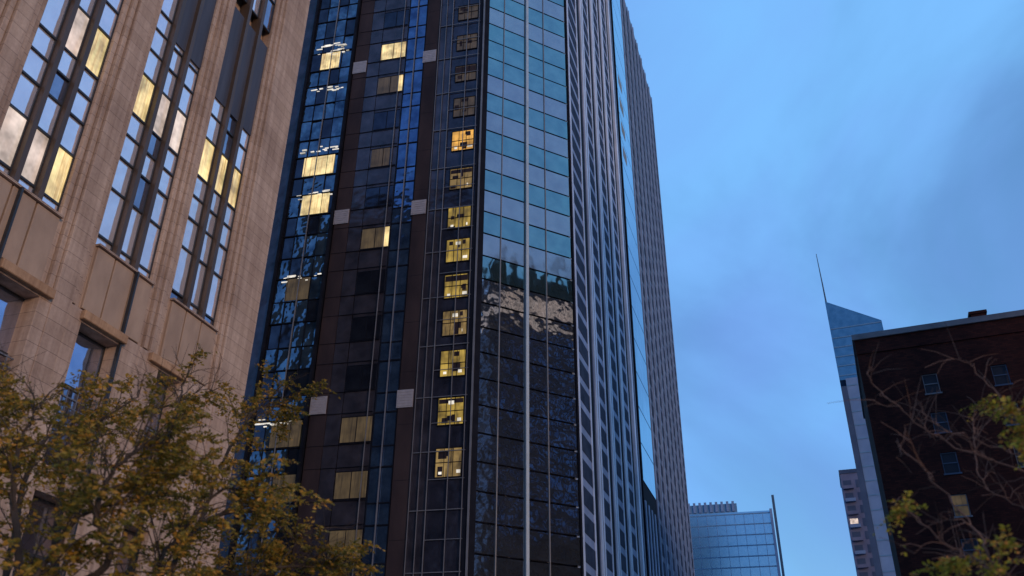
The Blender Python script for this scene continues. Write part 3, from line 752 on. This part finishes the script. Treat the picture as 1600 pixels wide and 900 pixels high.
def make_tree(name, root_loc, label, limbs, bark, leafm, seed, twig_n, spray_n, lsz, leafy, spread=1.0, group=None, trunk_r=0.17, bare=1.0, dens=0.9):
    rg = random.Random(seed)
    R_ = empty(name, root_loc); tag(R_, label, 'tree')
    o = Vector(root_loc)
    tk = MB(); br = MB(); tw = MB(); V = []; F = []
    trunk_top = o + Vector((0, 0, 2.6))
    tk.tube([p-o for p in curve_pts([o+Vector((0, 0, -0.1)), o+Vector((0.05, 0.02, 1.2)), trunk_top, trunk_top+Vector((0.0, 0, 0.6))], 4)],
            [trunk_r*1.5, trunk_r*1.2] + [trunk_r*(1-0.02*i) for i in range(11)], 10)
    for (pts, r0_, leaf_fac) in limbs:
        path = curve_pts([trunk_top + Vector((0, 0, 0.2))] + pts, 7, 0.012, rg)
        n = len(path)
        rr = [max(r0_*(1-i/n)**0.8, 0.006) for i in range(n)]
        br.tube([p-o for p in path], rr, 6)
        for i in range(int(n*0.22), n):
            t = i/n
            ntw = twig_n if i > n*0.4 else max(1, twig_n//3)
            for q in range(ntw):
                if rg.random() > dens: continue
                dr = (path[min(i+1, n-1)] - path[i-1]).normalized()
                sd = Vector((rg.gauss(0, 1), rg.gauss(0, 1), rg.gauss(0.25, 0.6)))
                sd = (sd - dr*sd.dot(dr)).normalized()
                dd = (dr*rg.uniform(0.4, 1.0) + sd*rg.uniform(0.5, 1.1)).normalized()
                ln = spread*rg.uniform(0.5, 1.35)*(1.15-0.5*t)
                a = path[i]; b_ = a+dd*ln*0.5+Vector((0, 0, 0.05*ln)); c = a+dd*ln+Vector((0, 0, -0.16*ln))
                sub = curve_pts([a, b_, c], 4, 0.01, rg)
                tw.tube([p-o for p in sub], [max(min(0.010, r0_*0.45)*(1-k/len(sub)), 0.002) for k in range(len(sub))], 4)
                if rg.random() < leaf_fac*leafy:
                    for k in range(1, len(sub)):
                        for z_ in range(spray_n):
                            d2 = (dd*0.6 + Vector((rg.gauss(0, .8), rg.gauss(0, .8), rg.gauss(-0.05, .4))))
                            leaf_spray(V, F, sub[k]-o, d2, rg.uniform(0.14, 0.3), rg, lsz, 8)
                else:
                    for k in range(1, len(sub)-1):
                        if rg.random() > bare: continue
                        d2 = (dd + Vector((rg.gauss(0, .7), rg.gauss(0, .7), rg.gauss(0.1, .6)))).normalized()
                        e = sub[k]+d2*rg.uniform(0.15, 0.5)
                        tw.tube([sub[k]-o, (sub[k]+e)/2-o+Vector((0, 0, 0.02)), e-o], [0.004, 0.003, 0.002], 3)
    tk.build('trunk', bark, R_); br.build('limb', bark, R_); tag(tw.build('twig', bark, R_, recalc=False), kind='stuff')
    mb = MB(); mb.v = V; mb.f = F; mb.mi = [0]*len(F)
    if F: mb.build('crown', leafm, R_, recalc=False)
    return R_

def P_(x, y, d): return at_px(x, y, d)
base_l = Vector((*polar(-33, 11.5), 0.02))
limbs_l = [
    ([P_(250, 1050, 11.5), P_(330, 960, 12), P_(420, 890, 12.2), P_(520, 890, 12.4)], 0.05, 1.0),
    ([P_(0, 1050, 10), P_(60, 900, 10), P_(140, 800, 10.2), P_(260, 770, 10.6)], 0.05, 1.0),
    ([P_(60, 1050, 11.5), P_(90, 800, 12), P_(120, 690, 12.6), P_(215, 620, 13.3)], 0.08, 1.0),
    ([P_(150, 1000, 12), P_(230, 780, 13), P_(270, 660, 13.5), P_(290, 590, 14)], 0.07, 1.0),
    ([P_(200, 980, 12), P_(300, 830, 12.5), P_(400, 800, 12.6), P_(500, 880, 12.6)], 0.06, 0.9),
    ([P_(200, 960, 11), P_(260, 860, 11.2), P_(340, 770, 11.3), P_(410, 770, 11.4)], 0.05, 1.0),
    ([P_(20, 950, 11), P_(20, 780, 11.2), P_(30, 700, 11.5), P_(60, 630, 12)], 0.06, 1.0),
    ([P_(-60, 900, 12), P_(-40, 750, 12), P_(-30, 660, 12.5), P_(10, 600, 13)], 0.06, 1.0),
    ([P_(250, 900, 14), P_(350, 720, 14.5), P_(400, 640, 15), P_(450, 640, 15.4)], 0.05, 0.8),
    ([P_(150, 900, 10), P_(150, 800, 9.8), P_(190, 720, 9.8), P_(260, 690, 9.9)], 0.05, 1.0),
    ([P_(220, 950, 13), P_(320, 900, 13), P_(400, 900, 12.8), P_(470, 900, 12.6)], 0.05, 1.0),
    ([P_(-10, 950, 14), P_(60, 700, 15), P_(180, 660, 15.6), P_(330, 610, 16)], 0.06, 0.8),
]
make_tree('locust_tree', base_l, 'leafy locust tree with olive and yellow foliage in front of the limestone building', limbs_l, M['bark'], M['leaf'], 11, 2, 2, 0.06, 0.46, 1.05, bare=0.6)
base_r = Vector((*polar(40, 10.0), 0.02))
limbs_r = [
    ([P_(1800, 830, 9.5), P_(1600, 738, 9), P_(1480, 690, 8.8), P_(1400, 635, 8.7), P_(1355, 585, 8.7)], 0.014, 0.0),
    ([P_(1800, 760, 10), P_(1600, 712, 10), P_(1500, 680, 10), P_(1430, 650, 10)], 0.012, 0.0),
    ([P_(1680, 980, 8.5), P_(1560, 885, 8), P_(1520, 820, 8), P_(1450, 740, 8.1), P_(1400, 690, 8.2)], 0.016, 0.05),
    ([P_(1700, 900, 9), P_(1610, 800, 9.4), P_(1540, 760, 9.6), P_(1524, 700, 9.8), P_(1522, 640, 10)], 0.010, 0.04),
    ([P_(1750, 760, 9), P_(1620, 680, 9), P_(1560, 620, 9), P_(1520, 570, 9)], 0.010, 0.06),
    ([P_(1640, 960, 8), P_(1540, 880, 8), P_(1480, 850, 8), P_(1420, 800, 8)], 0.012, 0.25),
    ([P_(1700, 700, 8), P_(1640, 660, 8), P_(1600, 650, 8)], 0.02, 0.9),
    ([P_(1650, 1000, 9), P_(1560, 900, 9), P_(1500, 870, 9.2)], 0.017, 0.6),
]
make_tree('bare_tree', base_r, 'nearly bare tree with thin reddish branches and a few yellow leaves, at the right edge', limbs_r, M['bark_red'], M['leaf_y'], 23, 1, 2, 0.045, 0.75, 0.4, trunk_r=0.13, bare=0.3, dens=0.5)
